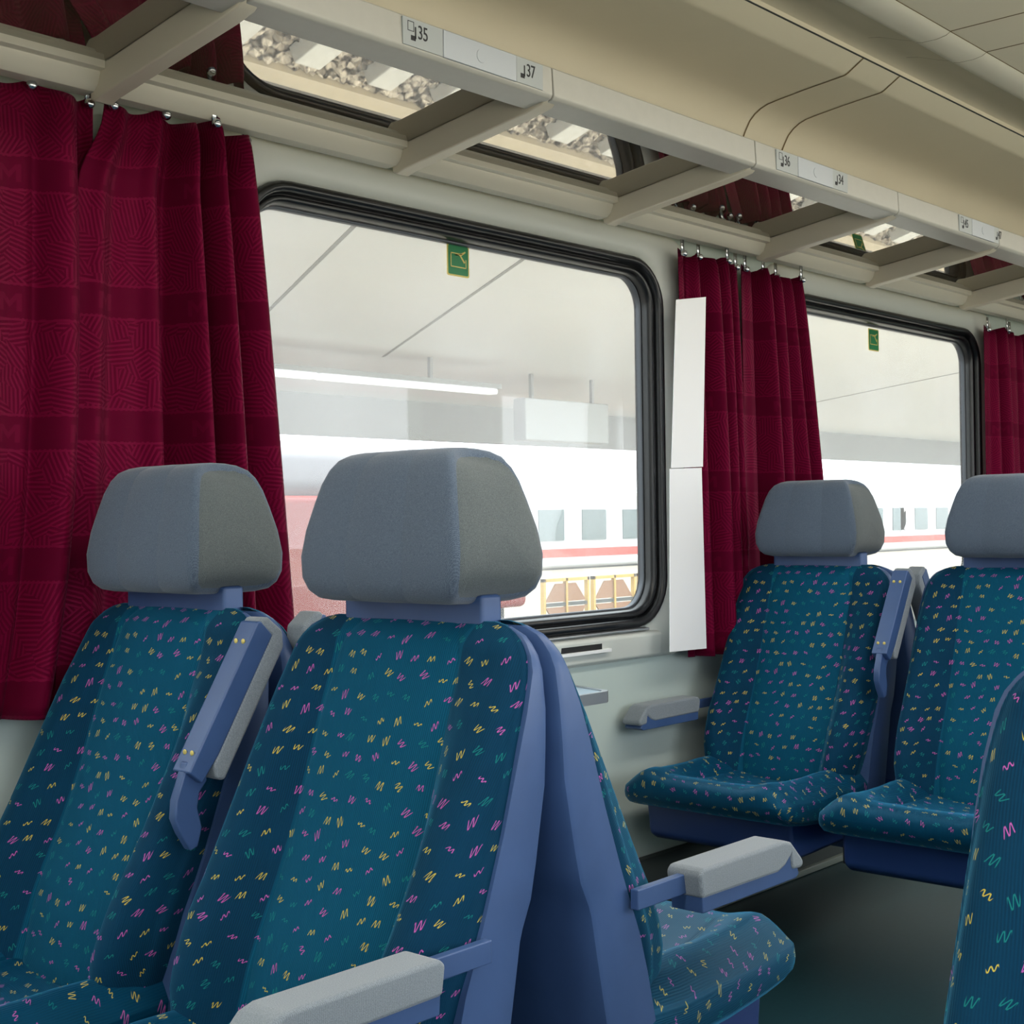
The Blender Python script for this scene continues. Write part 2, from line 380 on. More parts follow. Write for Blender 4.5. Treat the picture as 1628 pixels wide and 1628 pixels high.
# windows of the left side
def window(k, idx):
    a, b = wins(k)
    root = empty('window_%d' % idx, ((a+b)/2, WY, 0)); root['kind'] = 'structure'
    cx = (a+b)/2; a -= cx; b -= cx
    z0, z1 = .850, 1.885; r = .135
    # moulded surround
    def ring(grow, zt, zb, y, rr): return [(x, y, z) for x, z in rrect(a-grow, z0-zb, b+grow, z1+zt, rr)]
    rows = [ring(.155, .085, .095, .002, .12), ring(.150, .080, .090, -.012, .12), ring(.140, .072, .082, -.016, .12),
            ring(.060, .050, .060, -.020, .15), ring(.035, .030, .035, -.018, .15), ring(.014, .012, .014, -.010, .14), ring(0, 0, 0, .0, r), ring(-.006, -.006, -.006, .05, r)]
    loft('surround', rows, SURR, root, closed=True)
    # double black rubber seal
    def rg(i, y): return [(x, y, z) for x, z in rrect(a+i, z0+i, b-i, z1-i, max(.04, r-i))]
    prof = [(-.004, .004), (-.003, -.014), (.004, -.020), (.014, -.019), (.019, -.010), (.0215, .005), (.0225, .009), (.025, .0), (.031, -.003), (.039, .002), (.043, .016), (.045, .046), (.044, .056), (-.005, .058)]
    loft('rubber_seal', [rg(i, y) for i, y in prof], RUB, root, closed=True)
    # thin bright metal line inside the seal
    loft('metal_bead', [rg(.0445, .031), rg(.048, .030), rg(.050, .034), rg(.050, .046)], BEAD, root, closed=True)
    pts = rg(.042, .047); n = len(pts)
    link_mesh('pane', pts+[(x, y+.006, z) for x, y, z in pts], [tuple(range(n)), tuple(range(2*n-1, n-1, -1))], PANE, root)
    # sill ledge and slot
    prism('sill', [(.0, z0-.012), (-.030, z0-.020), (-.034, z0-.030), (-.026, z0-.085), (-.016, z0-.088), (0, z0-.088)], 'x', a+.05, b-.05, SURR, root, bev=.006, seg=3)
    prism('sill_bead', [(-.004, z0-.004), (-.024, z0-.006), (-.026, z0-.012), (-.004, z0-.012)], 'x', a+.10, b-.10, ALU, root, bev=.002)
    box('vent_slot', (.25, -.034, z0-.050), (.42, -.028, z0-.034), INK, root)
    box('vent_lip', (.24, -.044, z0-.058), (.45, -.030, z0-.049), WHITEP, root, bev=.001)
    return root
for i, k in enumerate((-1, 0, 1, 2)): window(k, i+1)

# ------------------------------------------------------------------ ceiling
def arc(c, r, a0, a1, n): return [(c[0]+r*math.cos(R(a0+(a1-a0)*i/n)), c[1]+r*math.sin(R(a0+(a1-a0)*i/n))) for i in range(n+1)]
cove = [(2.39, 1.96), (2.33, 2.05), (2.262, 2.15), (2.200, 2.240), (2.186, 2.268), (2.172, 2.292), (2.155, 2.308), (2.135, 2.320), (2.112, 2.328), (2.08, 2.333), (1.99, 2.344), (1.874, 2.3555), (1.868, 2.3565), (1.860, 2.3600), (1.812, 2.390)]
centre = [(1.812, 2.392), (1.808, 2.404), (1.790, 2.410), (1.750, 2.409), (1.715, 2.402), (1.690, 2.393), (1.66, 2.382), (1.628, 2.372)]
strip = [(1.628, 2.372), (1.615, 2.364), (1.600, 2.361), (1.560, 2.360), (1.535, 2.364), (1.525, 2.370)]
YC = (WY+WR)/2
def sweep(name, prof, xa, xb, m, mirror=False, thick=.006):
    p = [((2*YC-y) if mirror else y, z) for y, z in prof]
    rows = [[(xa, y, z) for y, z in p], [(xb, y, z) for y, z in p]]
    o = loft(name, rows, m); o.modifiers.new('es', 'EDGE_SPLIT').split_angle = R(22); o['kind'] = 'structure'; return o
def inset(prof, d):
    out = []
    for i, p in enumerate(prof):
        a = prof[max(0, i-1)]; c = prof[min(len(prof)-1, i+1)]
        t = Vector((c[0]-a[0], c[1]-a[1])).normalized(); out.append((p[0]+t.y*0-abs(t.y)*d, p[1]-abs(t.x)*d))
    return out
sweep('ceiling', cove, X0, X1, CEIL); sweep('ceiling', centre, X0, X1, CEIL2); sweep('ceiling', strip, X0, X1, CEIL3)
o = box('ceiling', (X0, 2*YC-1.532, 2.371), (X1, 1.532, 2.379), CEIL); o['kind'] = 'structure'
for k in range(-2, 3):
    for x in (3.490+PER*k, 3.704+PER*k):
        sweep('ceiling_joint', inset(cove, .0012), x-.003, x+.003, SEAM, thick=.0006)
    for x in (3.40+PER*k, 3.62+PER*k):
        sweep('ceiling_joint', inset(centre[3:]+strip, .0010), x-.0012, x+.0012, SEAM, thick=.0006)
        o = box('ceiling_joint', (x-.0018, 2*YC-1.52, 2.3702), (x+.0018, 1.522, 2.3712), SEAM); o['kind'] = 'structure'
o = box('ceiling_joint', (X0, 1.8085, 2.3895), (X1, 1.8135, 2.392), GREYJ); o['kind'] = 'structure'
o = box('ceiling_joint', (X0, 1.523, 2.3700), (X1, 1.527, 2.3714), SEAM); o['kind'] = 'structure'
sweep('ceiling', cove, X0, X1, CEIL, True); sweep('ceiling', centre, X0, X1, CEIL2, True)
o = box('ceiling', (X0, 2*YC-1.63, 2.371), (X1, 2*YC-1.532, 2.379), CEIL2); o['kind'] = 'structure'
# dark voids behind the panel joints
o = loft('ceiling_backing', [[(x, y+.012, z+.012) for y, z in cove+centre+[(1.5, 2.41), (2*YC-1.5, 2.41)]] for x in (X0, X1)], DARK); o['kind'] = 'structure'

# ------------------------------------------------------------------ luggage rack
BARX = [1.446+.755*k if k < 3 else 0 for k in range(3)]
BARX = [-.75, -.02, .71, 1.446, 2.211, 2.980, 3.738, 4.440, 5.19, 5.93, 6.67, 7.41]
rack = empty('luggage_rack', (1.446, 2.3, 1.97)); RX, RY, RZ = rack.location
tag(rack, 'long luggage rack of tinted glass shelves between beige cross bars above the windows', 'luggage rack')
def Rp(x, y, z): return (x-RX, y-RY, z-RZ)
def rprism(name, poly, xa, xb, m, bev=.002): return prism(name, [(y-RY, z-RZ) for y, z in poly], 'x', xa-RX, xb-RX, m, rack, bev=bev)
fascia = [(1.842, 2.074), (1.834, 2.070), (1.831, 2.014), (1.838, 2.006), (1.902, 1.998), (1.906, 2.002), (1.906, 2.012), (1.862, 2.026), (1.852, 2.074)]
wrail = [(2.252, 2.003), (2.248, 2.000), (2.248, 1.984), (2.264, 1.982), (2.264, 1.979), (2.272, 1.960), (2.286, 1.949), (2.318, 1.948), (2.318, 2.003)]
ny, nz_ = -.064/.4446, .0
for i, x in enumerate(BARX):
    bar = [(2.300, 1.938), (2.286, 1.931), (2.262, 1.938), (1.902, 1.989), (1.860, 1.998), (1.846, 2.008), (1.848, 2.052), (1.870, 2.054), (2.240, 2.000), (2.300, 2.000)]
    rprism('cross_bar', bar, x-.019, x+.019, BEAM, .004)
    if i+1 < len(BARX):
        xb = BARX[i+1]
        rprism('front_rail', fascia, x-.010+.002, xb-.010-.002, RAIL, .003)
        rprism('wall_rail', wrail, x+.019, xb-.019, RBEAM, .0012)
        # tilted glass shelf
        p = [(2.262, 1.996), (1.880, 2.051), (1.881, 2.057), (2.263, 2.002)]
        prism('glass_shelf', [(y-RY, z-RZ) for y, z in p], 'x', x+.017-RX, xb-.017-RX, SHELF, rack)

# seat number plates on the rail (lettering is built, facing the aisle)
def text_mesh(name, cu, scale, loc, parent):
    t = bpy.data.objects.new(name+'_curve', cu); COL.objects.link(t); bpy.context.view_layer.update()
    me = bpy.data.meshes.new_from_object(t.evaluated_get(bpy.context.evaluated_depsgraph_get())); bpy.data.objects.remove(t); bpy.data.curves.remove(cu)
    me.transform(Matrix.Rotation(R(90), 4, 'X') @ Matrix.Diagonal((*scale, 1)))
    o = bpy.data.objects.new(name, me); COL.objects.link(o); o.location = loc; o.parent = parent; return o
def letters(name, txt, size, loc, m, parent):
    cu = bpy.data.curves.new(name, 'FONT'); cu.body = txt; cu.size = size; cu.extrude = .0004; cu.align_x = 'LEFT'; cu.align_y = 'BOTTOM'; cu.space_character = .95
    cu.materials.append(m); return text_mesh(name, cu, (.78, 1, 1), loc, parent)
def plate(xa, xb, z0, z1, windowed, txt, lbl, blank_to):
    y = 1.8318
    p = box('number_plate', Rp(xa, y-.0025, z0), Rp(xb, y+.004, z1), PLATEG, rack); p['label'] = lbl
    h = z1-z0; yy = y-.0029-RY
    ox = xa+(.012 if not windowed else .020)-RX; oz = z0+h*.22-RZ
    ic = [((ox, yy, oz), (ox+.012, yy+.0006, oz+.009)), ((ox+.010, yy, oz+.004), (ox+.0135, yy+.0006, oz+.026))]
    if windowed:
        q = ox-.008; w = oz+.016
        ic += [((q, yy, w), (q+.016, yy+.0006, w+.0012)), ((q, yy, w+.017), (q+.016, yy+.0006, w+.0182)), ((q, yy, w), (q+.0012, yy+.0006, w+.018)), ((q+.0148, yy, w), (q+.016, yy+.0006, w+.018))]
    multi_box('seat_icon', ic, INK, p)
    letters('digits', txt, .036, (ox+.017, yy, oz-.001), INK, p)
    return p
def plate_set(xs, n1, n2, w1, w2):
    xa, xb, xc, xd = xs
    plate(xa, xb, 2.016, 2.066, w1, n1, 'grey plate reading %s with a seat and window pictogram' % n1, None)
    plate(xc, xd, 2.016, 2.066, w2, n2, 'grey plate reading %s with a seat pictogram' % n2, None)
    bl = box('label_holder', Rp(xb+.001, 1.828, 2.015), Rp(xc-.001, 1.836, 2.067), BLANK, rack, bev=.0015)
    bl['label'] = 'blank silver reservation label holder between plates %s and %s' % (n1, n2)
    cyl = bmesh.new(); bmesh.ops.create_cone(cyl, cap_ends=True, segments=24, radius1=.013, radius2=.0125, depth=.0012, matrix=Matrix.Rotation(R(90), 4, 'X'))
    bmesh.ops.translate(cyl, vec=Rp((xb+xc)/2, 1.8277, 2.041), verts=cyl.verts); add_bm('press_mark', cyl, BLANK, bl, False)
plate_set((1.775, 1.878, 2.085, 2.165), '35', '37', True, False)
plate_set((3.062, 3.165, 3.345, 3.425), '36', '34', True, False)
plate_set((4.125, 4.215, 4.385, 4.440-.02), '45', '47', True, False)

# ------------------------------------------------------------------ seats
HW = [(.40, .205), (.46, .228), (.52, .240), (.60, .246), (.70, .248), (.80, .247), (.90, .244), (.95, .238), (.975, .228), (.992, .212), (1.003, .196), (1.009, .178), (1.012, .160)]
DF = [(.28, .215), (.43, .215), (.55, .182), (.65, .140), (.75, .103), (.87, .064), (.95, .034), (1.01, .016)]
DR = [(.28, .115), (.43, .108), (.51, .090), (.612, .070), (.655, .049), (.70, .038), (.80, .018), (.90, .012), (1.01, .010)]
def back_front(y, z, hw):
    a = abs(y)*.25/hw
    base = .022+.012*sstep(.75, .45, z)
    B = interp([(.40, .040), (.50, .072), (.60, .072), (.75, .050), (.88, .022), (.95, .006), (1.01, .001)], z)
    bol = sstep(.125, .190, a)
    d = base+B*bol*(1-.35*sstep(.21, .25, a))
    d += .010*math.cos(min(1, a/.13)*math.pi/2)
    d -= .004*math.exp(-((a-.131)/.005)**2)
    top = sstep(1.013, .975, z)
    edge = 1-.55*sstep(.222, .2505, a)**2
    return max(.001, d*edge*(.04+.96*top**.6))
YS = [0, .04, .08, .105, .119, .126, .131, .136, .145, .158, .172, .188, .203, .216, .227, .236, .243, .248, .250]
def make_seat(proto_name):
    """seat facing -x; origin on the floor under the back-to-back plane, aisle side at -y"""
    root = empty(proto_name)
    zs = [.40, .415, .43, .45, .48, .51, .54, .57, .60, .64, .68, .72, .76, .80, .84, .88, .91, .94, .957, .970, .981, .990, .998, 1.004, 1.008, 1.0105, 1.012]
    rows = []
    for z in zs:
        hw = interp(HW, z); dF = interp(DF, z)
        f = [(y*hw/.25, back_front(y*hw/.25, z, hw)+dF) for y in YS]
        e = f[-1][1]
        half = f+[(hw*1.003, dF+(e-dF)*.6), (hw*1.003, dF+(e-dF)*.3), (hw, dF-.004)]
        full = [(-y, d) for y, d in reversed(half[1:])]+half
        rows.append([(-d, y, z) for y, d in full])
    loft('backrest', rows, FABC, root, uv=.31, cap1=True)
    # plastic back shell with the wide side frames
    rows = []
    for z in [.26, .34, .42, .50, .56, .605, .62, .64, .655, .67, .70, .75, .80, .85, .90, .93, .95, .97, .985, .995, 1.002, 1.006]:
        hw = (.2535 if z < .86 else interp(HW, z)+.008)
        if z > 1.0: hw -= .006
        dF = interp(DF, z)+.002; dR = interp(DR, z)
        w = dF-dR; c = min(.009, w*.3)
        loop = [(-hw, dF), (-hw-.001, dF-w*.30), (-hw, dR+c), (-hw+.003, dR+c*.3), (-hw+.009, dR), (-hw+.05, dR-.004), (-hw*.5, dR-.005), (0, dR-.005), (hw*.5, dR-.005), (hw-.05, dR-.004), (hw-.009, dR), (hw-.003, dR+c*.3), (hw, dR+c), (hw+.001, dF-w*.30), (hw, dF), (hw*.5, dF), (0, dF), (-hw*.5, dF)]
        rows.append([(-d, y, z) for y, d in loop])
    o = loft('back_shell', rows, BLUE, root, closed=True, cap0=True, cap1=True)
    md = o.modifiers.new('es', 'EDGE_SPLIT'); md.split_angle = R(38)
    # cushion: closed sections swept from the back to the rounded nose
    rows = []
    dd = [.115, .13, .16, .20, .25, .30, .36, .42, .48, .53, .56, .585, .603, .616, .625, .630, .633, .634]
    for d in dd:
        zt = interp([(.11, .450), (.20, .440), (.32, .432), (.42, .438), (.50, .456), (.56, .472), (.64, .476)], d)
        zb = interp([(.11, .365), (.40, .365), (.46, .370), (.54, .378), (.60, .388), (.64, .400)], d)
        zm = .434; q = 1.0
        if d > .6335: q = .03
        elif d > .56: q = max(0.0, 1-((d-.56)/.0745)**4)**.42
        hw = .252-(.040*(1-q) if d > .56 else 0)-.01*sstep(.18, .11, d)
        B = .048*sstep(.12, .20, d)*(1-.72*sstep(.36, .58, d))
        top = []
        for y in YS:
            a = y
            h = zt+B*sstep(.11, .185, a)-.048*max(0, (a-.185)/.065)**1.4 - .010*math.cos(min(1, a/.12)*math.pi/2)*(1-sstep(.5, .6, d))
            h -= .005*math.exp(-((a-.131)/.005)**2)*(1-sstep(.5, .6, d))
            top.append((y*hw/.25, zm+(h-zm)*q))
        e = top[-1][1]; bz = zm+(zb-zm)*q
        side = [(hw*1.006, e+(bz-e)*.2), (hw*1.012, e+(bz-e)*.45), (hw*1.004, e+(bz-e)*.75), (hw*.97, e+(bz-e)*.95), (hw*.9, bz), (hw*.45, bz), (0, bz)]
        half = top+side
        full = [(-y, z) for y, z in reversed(half[1:])]+half
        rows.append([(-d, y, z) for y, z in full])
    cu = loft('seat_cushion', rows, FABS, root, uv=.47, cap0=True, cap1=True)
    n = len(rows[0]); c = n//2; vt = [0]
    for i in range(1, len(rows)): vt.append(vt[-1]+math.hypot(rows[i][c][0]-rows[i-1][c][0], rows[i][c][2]-rows[i-1][c][2]))
    uvl = cu.data.uv_layers[0]
    for p in cu.data.polygons:
        for li in p.loop_indices:
            vi = cu.data.loops[li].vertex_index; i, j = divmod(vi, n); x, y, z = rows[i][j]
            under = j < 4 or j > n-5
            ztop = rows[i][c][2]
            if under: uvc = (.47+y, .8+2*vt[-1]-vt[i])
            elif abs(y) > .19: uvc = (.47+y+math.copysign(max(0, ztop-z), y), .8+vt[i])
            else: uvc = (.47+y, .8+vt[i])
            uvl.data[li].uv = uvc
    o = prism('seat_pan', [(-.09, .395), (-.09, .300), (-.525, .288), (-.548, .302), (-.560, .402)], 'y', -.222, .222, DBLUE, root, bev=.012, seg=3)
    return root
def add_headrest(root):
    zt = [(1.036, .060, .135), (1.040, .078, .146), (1.050, .0885, .154), (1.068, .094, .161), (1.100, .0945, .163), (1.14, .089, .157), (1.18, .080, .147), (1.21, .072, .139), (1.230, .064, .131), (1.243, .054, .123), (1.250, .040, .114), (1.2535, .022, .104)]
    secs = [(z, dx, hw) for z, dx, hw in zt]
    loop = [(-dx, z, hw) for z, dx, hw in secs]+[(0, 1.2545, .100)]+[(dx, z, hw) for z, dx, hw in reversed(secs)]+[(0, 1.0345, .13)]
    cz = 1.13
    rows = []
    for s, sh in ((-1.0, .88), (-.988, .925), (-.965, .962), (-.93, .986), (-.88, 1), (-.62, 1.0), (-.375, 1.0), (-.362, .9965), (-.35, 1.0), (0, 1.004), (.35, 1.0), (.362, .9965), (.375, 1.0), (.62, 1.0), (.88, 1), (.93, .986), (.965, .962), (.988, .925), (1.0, .88)):
        rows.append([(x*sh, s*hw, cz+(z-cz)*sh) for x, z, hw in loop])
    h = loft('headrest', rows, HEAD, root, closed=True)
    for sgn in (-1, 1):
        rr2 = []; tab = [(z, hw) for z, dx, hw in zt]
        for k, sh in ((.978, .938), (1.0, .883), (1.012, .79), (1.022, .5), (1.024, .05)):
            out = []
            for x, z, hw in loop:
                zz = cz+(z-cz)*sh; zp = max(1.036, min(1.2535, cz+(zz-cz)/.883))
                out.append((x*sh, sgn*k*(hw if sh > .88 else interp(tab, zp)), zz))
            rr2.append(out)
        sp = loft('side_panel', rr2, SIDE, h, closed=True, cap1=True); sp['label'] = 'olive grey side panel'
    box('headrest_post', (-.021, -.142, .985), (.021, .142, 1.048), BLUE, root, bev=.006)
def add_aisle_arm(root, side=-1, bracket=True):
    ya = side*.272; w = .031
    yl, yh = ya-w, ya+w
    # pad: flat top, sloping nose, blue base with a notch at the nose
    poly = [(-.268, .596), (-.262, .632), (-.272, .640), (-.500, .640), (-.520, .634), (-.556, .600), (-.553, .588), (-.520, .590), (-.516, .612), (-.500, .600), (-.480, .594)]
    a = empty('armrest'); a.parent = root
    prism('arm_pad', poly, 'y', yl, yh, ARMF, a, bev=.009, seg=3)
    b = prism('arm_base', [(-.272, .574), (-.270, .600), (-.478, .600), (-.500, .606), (-.514, .620), (-.524, .620), (-.545, .580), (-.535, .574)], 'y', yl+.003, yh-.003, BLUE, a, bev=.002)
    if bracket:
        box('arm_bracket', (-.30, ya-.006-side*.006, .600), (-.15, ya+.008-side*.006, .629), BLUE, a, bev=.002)
    else:
        box('arm_bracket', (-.30, ya-.006, .600), (-.10, ya+.006, .625), BLUE, a, bev=.002)
def add_centre_arm(root, yc):
    a = empty('folded_armrest'); a.parent = root
    p0 = Vector((.214, .786)); p1 = Vector((.084, 1.000)); t = (p1-p0).normalized(); nrm = Vector((-t.y, t.x))
    if nrm.x > 0: nrm = -nrm
    def Q(s, h): q = p0+t*s+nrm*h; return (-q.x, q.y)
    L = (p1-p0).length
    prism('arm_base', [Q(0, 0), Q(L, 0), Q(L+.004, .006), Q(L-.004, .036), Q(.045, .036), Q(-.004, .030)], 'y', yc-.022, yc+.022, BLUE, a, bev=.003)
    prism('arm_pad', [Q(.030, .034), Q(.012, .050), Q(.016, .066), Q(L-.01, .066), Q(L+.012, .050), Q(L+.016, .016), Q(L+.010, .004), Q(L-.002, .004), Q(L-.006, .034)], 'y', yc-.022, yc+.022, ARMF, a, bev=.006, seg=3)
    for s in (.030, L-.035):
        for dy in (-.009, .009):
            q = Q(s, -.0012); bm = uvsphere((0, 0, 0), .0042, 6); bmesh.ops.scale(bm, vec=(.5, 1, 1), verts=bm.verts); bmesh.ops.translate(bm, vec=(q[0], yc+dy, q[1]), verts=bm.verts)
            add_bm('screw', bm, YEL, a)
    lev = [(-.208, .800), (-.218, .770), (-.228, .745), (-.230, .718), (-.220, .695), (-.203, .668), (-.190, .672), (-.182, .70), (-.190, .73), (-.186, .752), (-.172, .768), (-.178, .800)]
    prism('arm_lever', lev, 'y', yc-.009, yc+.009, BLUE, a, bev=.003)
def leg(root):
    prism('leg', [(-.13, .31), (-.24, .31), (-.22, .02), (-.27, .015), (-.27, 0), (-.08, 0), (-.08, .015), (-.15, .02)], 'y', -.03, .03, DKGREY, root, bev=.004)
def wall_bracket(root):
    box('wall_bracket', (-.36, .20, .255), (-.18, .335, .302), DKGREY, root, bev=.004)

# prototypes built once, copied below
plain = make_seat('train_seat')
YS1, YS2 = 2.046, 1.464; YB = 1.7615
XA, XF = 1.440, 3.630
AG = 'blue patterned train seats'
def place(x, y, flip, label, head=False, aisle=False, wallarm=False, centre=None, mirror=False):
    r = copy_tree(plain); r.location = (x, y, 0)
    if flip: r.rotation_euler = (0, 0, math.pi)
    tag(r, label, 'seat', AG)
    s = 1 if not flip else -1                                    # local -y is the aisle side when facing -x
    if head: add_headrest(r)
    if aisle: add_aisle_arm(r, -s if not mirror else s)
    if wallarm: add_aisle_arm(r, s, False)
    if centre is not None: add_centre_arm(r, (centre-y)*s)
    if aisle and x < 3: leg(r)
    else:
        bx = box('wall_bracket', (-.36, .20, .255) if s > 0 else (-.36, -.327, .255), (-.18, .327, .302) if s > 0 else (-.18, -.20, .302), DKGREY, r, bev=.004)
    return r
place(XA, YS1, False, 'window seat at the left edge, under the tall maroon curtain, facing the viewer', head=True)
place(XA, YS2, False, 'large aisle seat in the middle foreground with wide grey headrest and pale armrest', head=True, aisle=True, centre=YB-.006)
place(XA, YS1, True, 'window seat facing away behind the leftmost seat, almost hidden', centre=YB+.030)
place(XA, YS2, True, 'aisle seat facing away, back to back with the foreground seat, bright cushion and armrest', aisle=True)
place(XF, YS1, False, 'far window seat beside the small armrest on the wall, facing the viewer', head=True, wallarm=True)
place(XF, YS2, False, 'far aisle seat, its grey headrest cut by the right edge of the photo', head=True, aisle=True, centre=YB-.006)
place(XF, YS1, True, 'seat facing away behind the far window seat, hidden by it', centre=YB+.018)
place(XF, YS2, True, 'seat facing away behind the far aisle seat, hidden by it', aisle=True)
place(XA-.005, .345, False, 'seat cut off at the lower right corner, nearest to the viewer across the aisle', head=True, mirror=True, aisle=True)
for o in [plain]+[c for c in bpy.data.objects if c.parent == plain]: bpy.data.objects.remove(o)

# ------------------------------------------------------------------ table under the window
tb = empty('folding_table', (2.43, WY, .70)); tag(tb, 'small pale blue folding table with metal edge under the nearer window', 'table')
pl_ = [(-.36, -.02), (-.34, -.205), (-.325, -.222), (.325, -.222), (.345, -.210), (.40, -.02)]
prism('table_top', [(x, y) for x, y in pl_], 'z', .004, .021, TABLE, tb, bev=.002)
rim = []
n = len(pl_)
outer = [(x*1.015, y-.006 if y < -.1 else y) for x, y in pl_]; 
v = [(x, y, z) for z in (-.004, .024) for x, y in outer]+[(x*.985, y+.006 if y < -.1 else y, z) for z in (.024, .004) for x, y in pl_]
f = []
for q in range(3):
    for i in range(n-1): f.append((q*n+i, q*n+i+1, (q+1)*n+i+1, (q+1)*n+i))
o = link_mesh('table_edge', v, f, ALU, tb); fix_normals(o); o.modifiers.new('s', 'SOLIDIFY').thickness = .002
prism('table_bracket', [(-.02, -.004), (-.20, -.004), (-.02, -.20)], 'x', -.2, -.17, DKGREY, tb); prism('table_bracket', [(-.02, -.004), (-.20, -.004), (-.02, -.20)], 'x', .17, .2, DKGREY, tb)
box('hinge_rail', (-.36, -.024, -.03), (.39, -.001, .022), ALU, tb, bev=.002)

# ------------------------------------------------------------------ curtains
def curtain(label, name_hooks, xt0, xt1, xb0, xb1, zt, zb, folds, seed, flat=0.0, amp=.022, ybase=2.322, dip=.02, pw=.9, gap=0):
    rnd = random.Random(seed); nx, nzz = 150, 46
    root = empty('curtain', ((xt0+xt1)/2, ybase, zb)); tag(root, label, 'curtain', 'maroon window curtains')
    ox, oy, oz = root.location
    ph = [rnd.uniform(0, 6.28) for _ in range(4)]
    rows = []; uvs = []
    for i in range(nzz+1):
        v = i/nzz; row = []
        for j in range(nx+1):
            s = j/nx
            w = sstep(flat, flat+.12, s) if flat >= 0 else sstep(1+flat, 1+flat-.12, s)
            k = s*folds
            a = amp*(.16+.84*w)*(.55+.6*v**.4)
            yo = a*(lambda q: math.sin(q)+.30*math.sin(2*q+.8))(2*math.pi*k+ph[0]+.6*math.sin(2.3*s*folds+ph[1])+.35*v*math.sin(3*s+ph[3]))+a*.35*math.sin(4.3*math.pi*k*.6+ph[2]+v)
            e = v**pw
            x = (xt0+(xt1-xt0)*s)*(1-e)+(xb0+(xb1-xb0)*s)*e
            x += gap*sstep(.025, .15, v)*(1-s)**2
            x += .012*w*math.cos(2*math.pi*k+ph[0])*(.4+.6*v)
            sag = dip*abs(math.sin(math.pi*s*name_hooks))*(1-v)**6
            z = zt-sag-(zt-zb)*v
            row.append((x-ox, min(yo, .045)-.0, z-oz))
        rows.append(row)
    nn = nx+1
    wid = [0]
    base = rows[nzz//2]
    for j in range(1, nn): wid.append(wid[-1]+math.hypot(base[j][0]-base[j-1][0], base[j][1]-base[j-1][1]))
    verts = [p for r in rows for p in r]; uvs = [(wid[j], (zt-zb)*(1-i/nzz)) for i in range(nzz+1) for j in range(nn)]
    faces = [(i*nn+j, i*nn+j+1, (i+1)*nn+j+1, (i+1)*nn+j) for i in range(nzz) for j in range(nx)]
    c = link_mesh('cloth', verts, faces, CURT, root, True, uvs)
    md = c.modifiers.new('s', 'SOLIDIFY'); md.thickness = .0025; md.offset = 0
    for q in range(name_hooks+1):
        s = min(1, max(0, q/name_hooks)); s = .03+.94*s
        p = rows[0][int(s*nx)]
        bm = uvsphere((p[0], p[1]-.014, p[2]-.012), .0100, 8)
        g = bmesh.ops.create_cube(bm, size=1); bmesh.ops.scale(bm, vec=(.013, .004, .05), verts=g['verts']); bmesh.ops.translate(bm, vec=(p[0], p[1]-.008, p[2]+.012), verts=g['verts'])
        add_bm('hook', bm, CHROME, root)
    return root
curtain('maroon curtain cut by the left edge of the photo, left of the narrow wall gap', 3, 1.05, 1.458, 1.05, 1.36, 1.957, .812, 3.2, 3, flat=.62, amp=.030, pw=3.5)
curtain('tall maroon curtain with deep folds at the left side of the nearer window', 3, 1.470, 1.812, 1.40, 1.925, 1.955, .832, 5.2, 8, flat=.26, amp=.048, gap=-.045, ybase=2.314)
curtain('maroon curtain behind the white retouch paper strip, at the right side of the nearer window', 3, 3.335, 3.655, 3.36, 3.70, 1.925, .750, 5.0, 5, flat=.05, amp=.038, gap=0)
curtain('maroon curtain at the left side of the second window, right of the wall gap', 3, 3.672, 3.985, 3.68, 4.11, 1.922, .750, 4.4, 11, flat=.10, amp=.040)
curtain('maroon curtain at the right edge of the photo beyond the second window', 4, 5.455, 5.98, 5.46, 6.0, 1.905, .750, 6.0, 21, flat=.05, amp=.036)

# made-up white retouch strip, added in front of the curtain edge
ws = empty('retouch_strip', (3.33, 2.28, .77)); tag(ws, 'made-up long white retouch paper strip in front of the maroon curtain edge', 'patch')
def strip_part(name, q):
    v = [(x-3.33, y-2.28, z-.77) for x, y, z in q]; v += [(x, y+.002, z) for x, y, z in v]
    o = link_mesh(name, v, [(0, 1, 2, 3), (7, 6, 5, 4), (0, 4, 5, 1), (1, 5, 6, 2), (2, 6, 7, 3), (3, 7, 4, 0)], MATTW, ws); fix_normals(o)
strip_part('upper_patch', [(3.225, 2.276, 1.290), (3.380, 2.276, 1.297), (3.402, 2.272, 1.786), (3.254, 2.272, 1.762)])
strip_part('lower_patch', [(3.203, 2.275, .780), (3.383, 2.275, .776), (3.378, 2.279, 1.294), (3.222, 2.279, 1.288)])

# emergency exit stickers on the panes
def sticker(x, z, label):
    r = empty('exit_sticker', (x, 2.4235, z)); tag(r, label, 'sticker', 'green emergency exit stickers')
    w, h = .0395, .040
    prism('sheet', rrect(-w, -h, w, h, .006, 4), 'y', .0, .0013, YEL, r)
    prism('green_field', rrect(-w+.004, -h+.004, w-.004, h-.004, .004, 4), 'y', -.0006, .0002, GREEN, r)
    y0, y1 = -.0012, -.0006
    fr = [((-.028, y0, -.018), (.028, y1, -.0155)), ((-.028, y0, -.018), (-.0255, y1, .018)), ((.0255, y0, -.018), (.028, y1, .004)), ((-.028, y0, .0155), (.013, y1, .018))]
    multi_box('window_symbol', fr, YEL, r)
    ham = [(-.014, .012), (-.006, .016), (.004, .012), (.020, -.006), (.024, -.002), (.010, .012), (.026, .022), (.024, .025), (.006, .017), (-.010, .014)]
    prism('hammer_symbol', ham, 'y', y0, y1, YEL, r)
    return r
sticker(2.528+.004, 1.795+.004, 'green and yellow emergency exit sticker at the top of the nearer window')
sticker(4.715, 1.790, 'green and yellow emergency exit sticker at the top of the farther window')

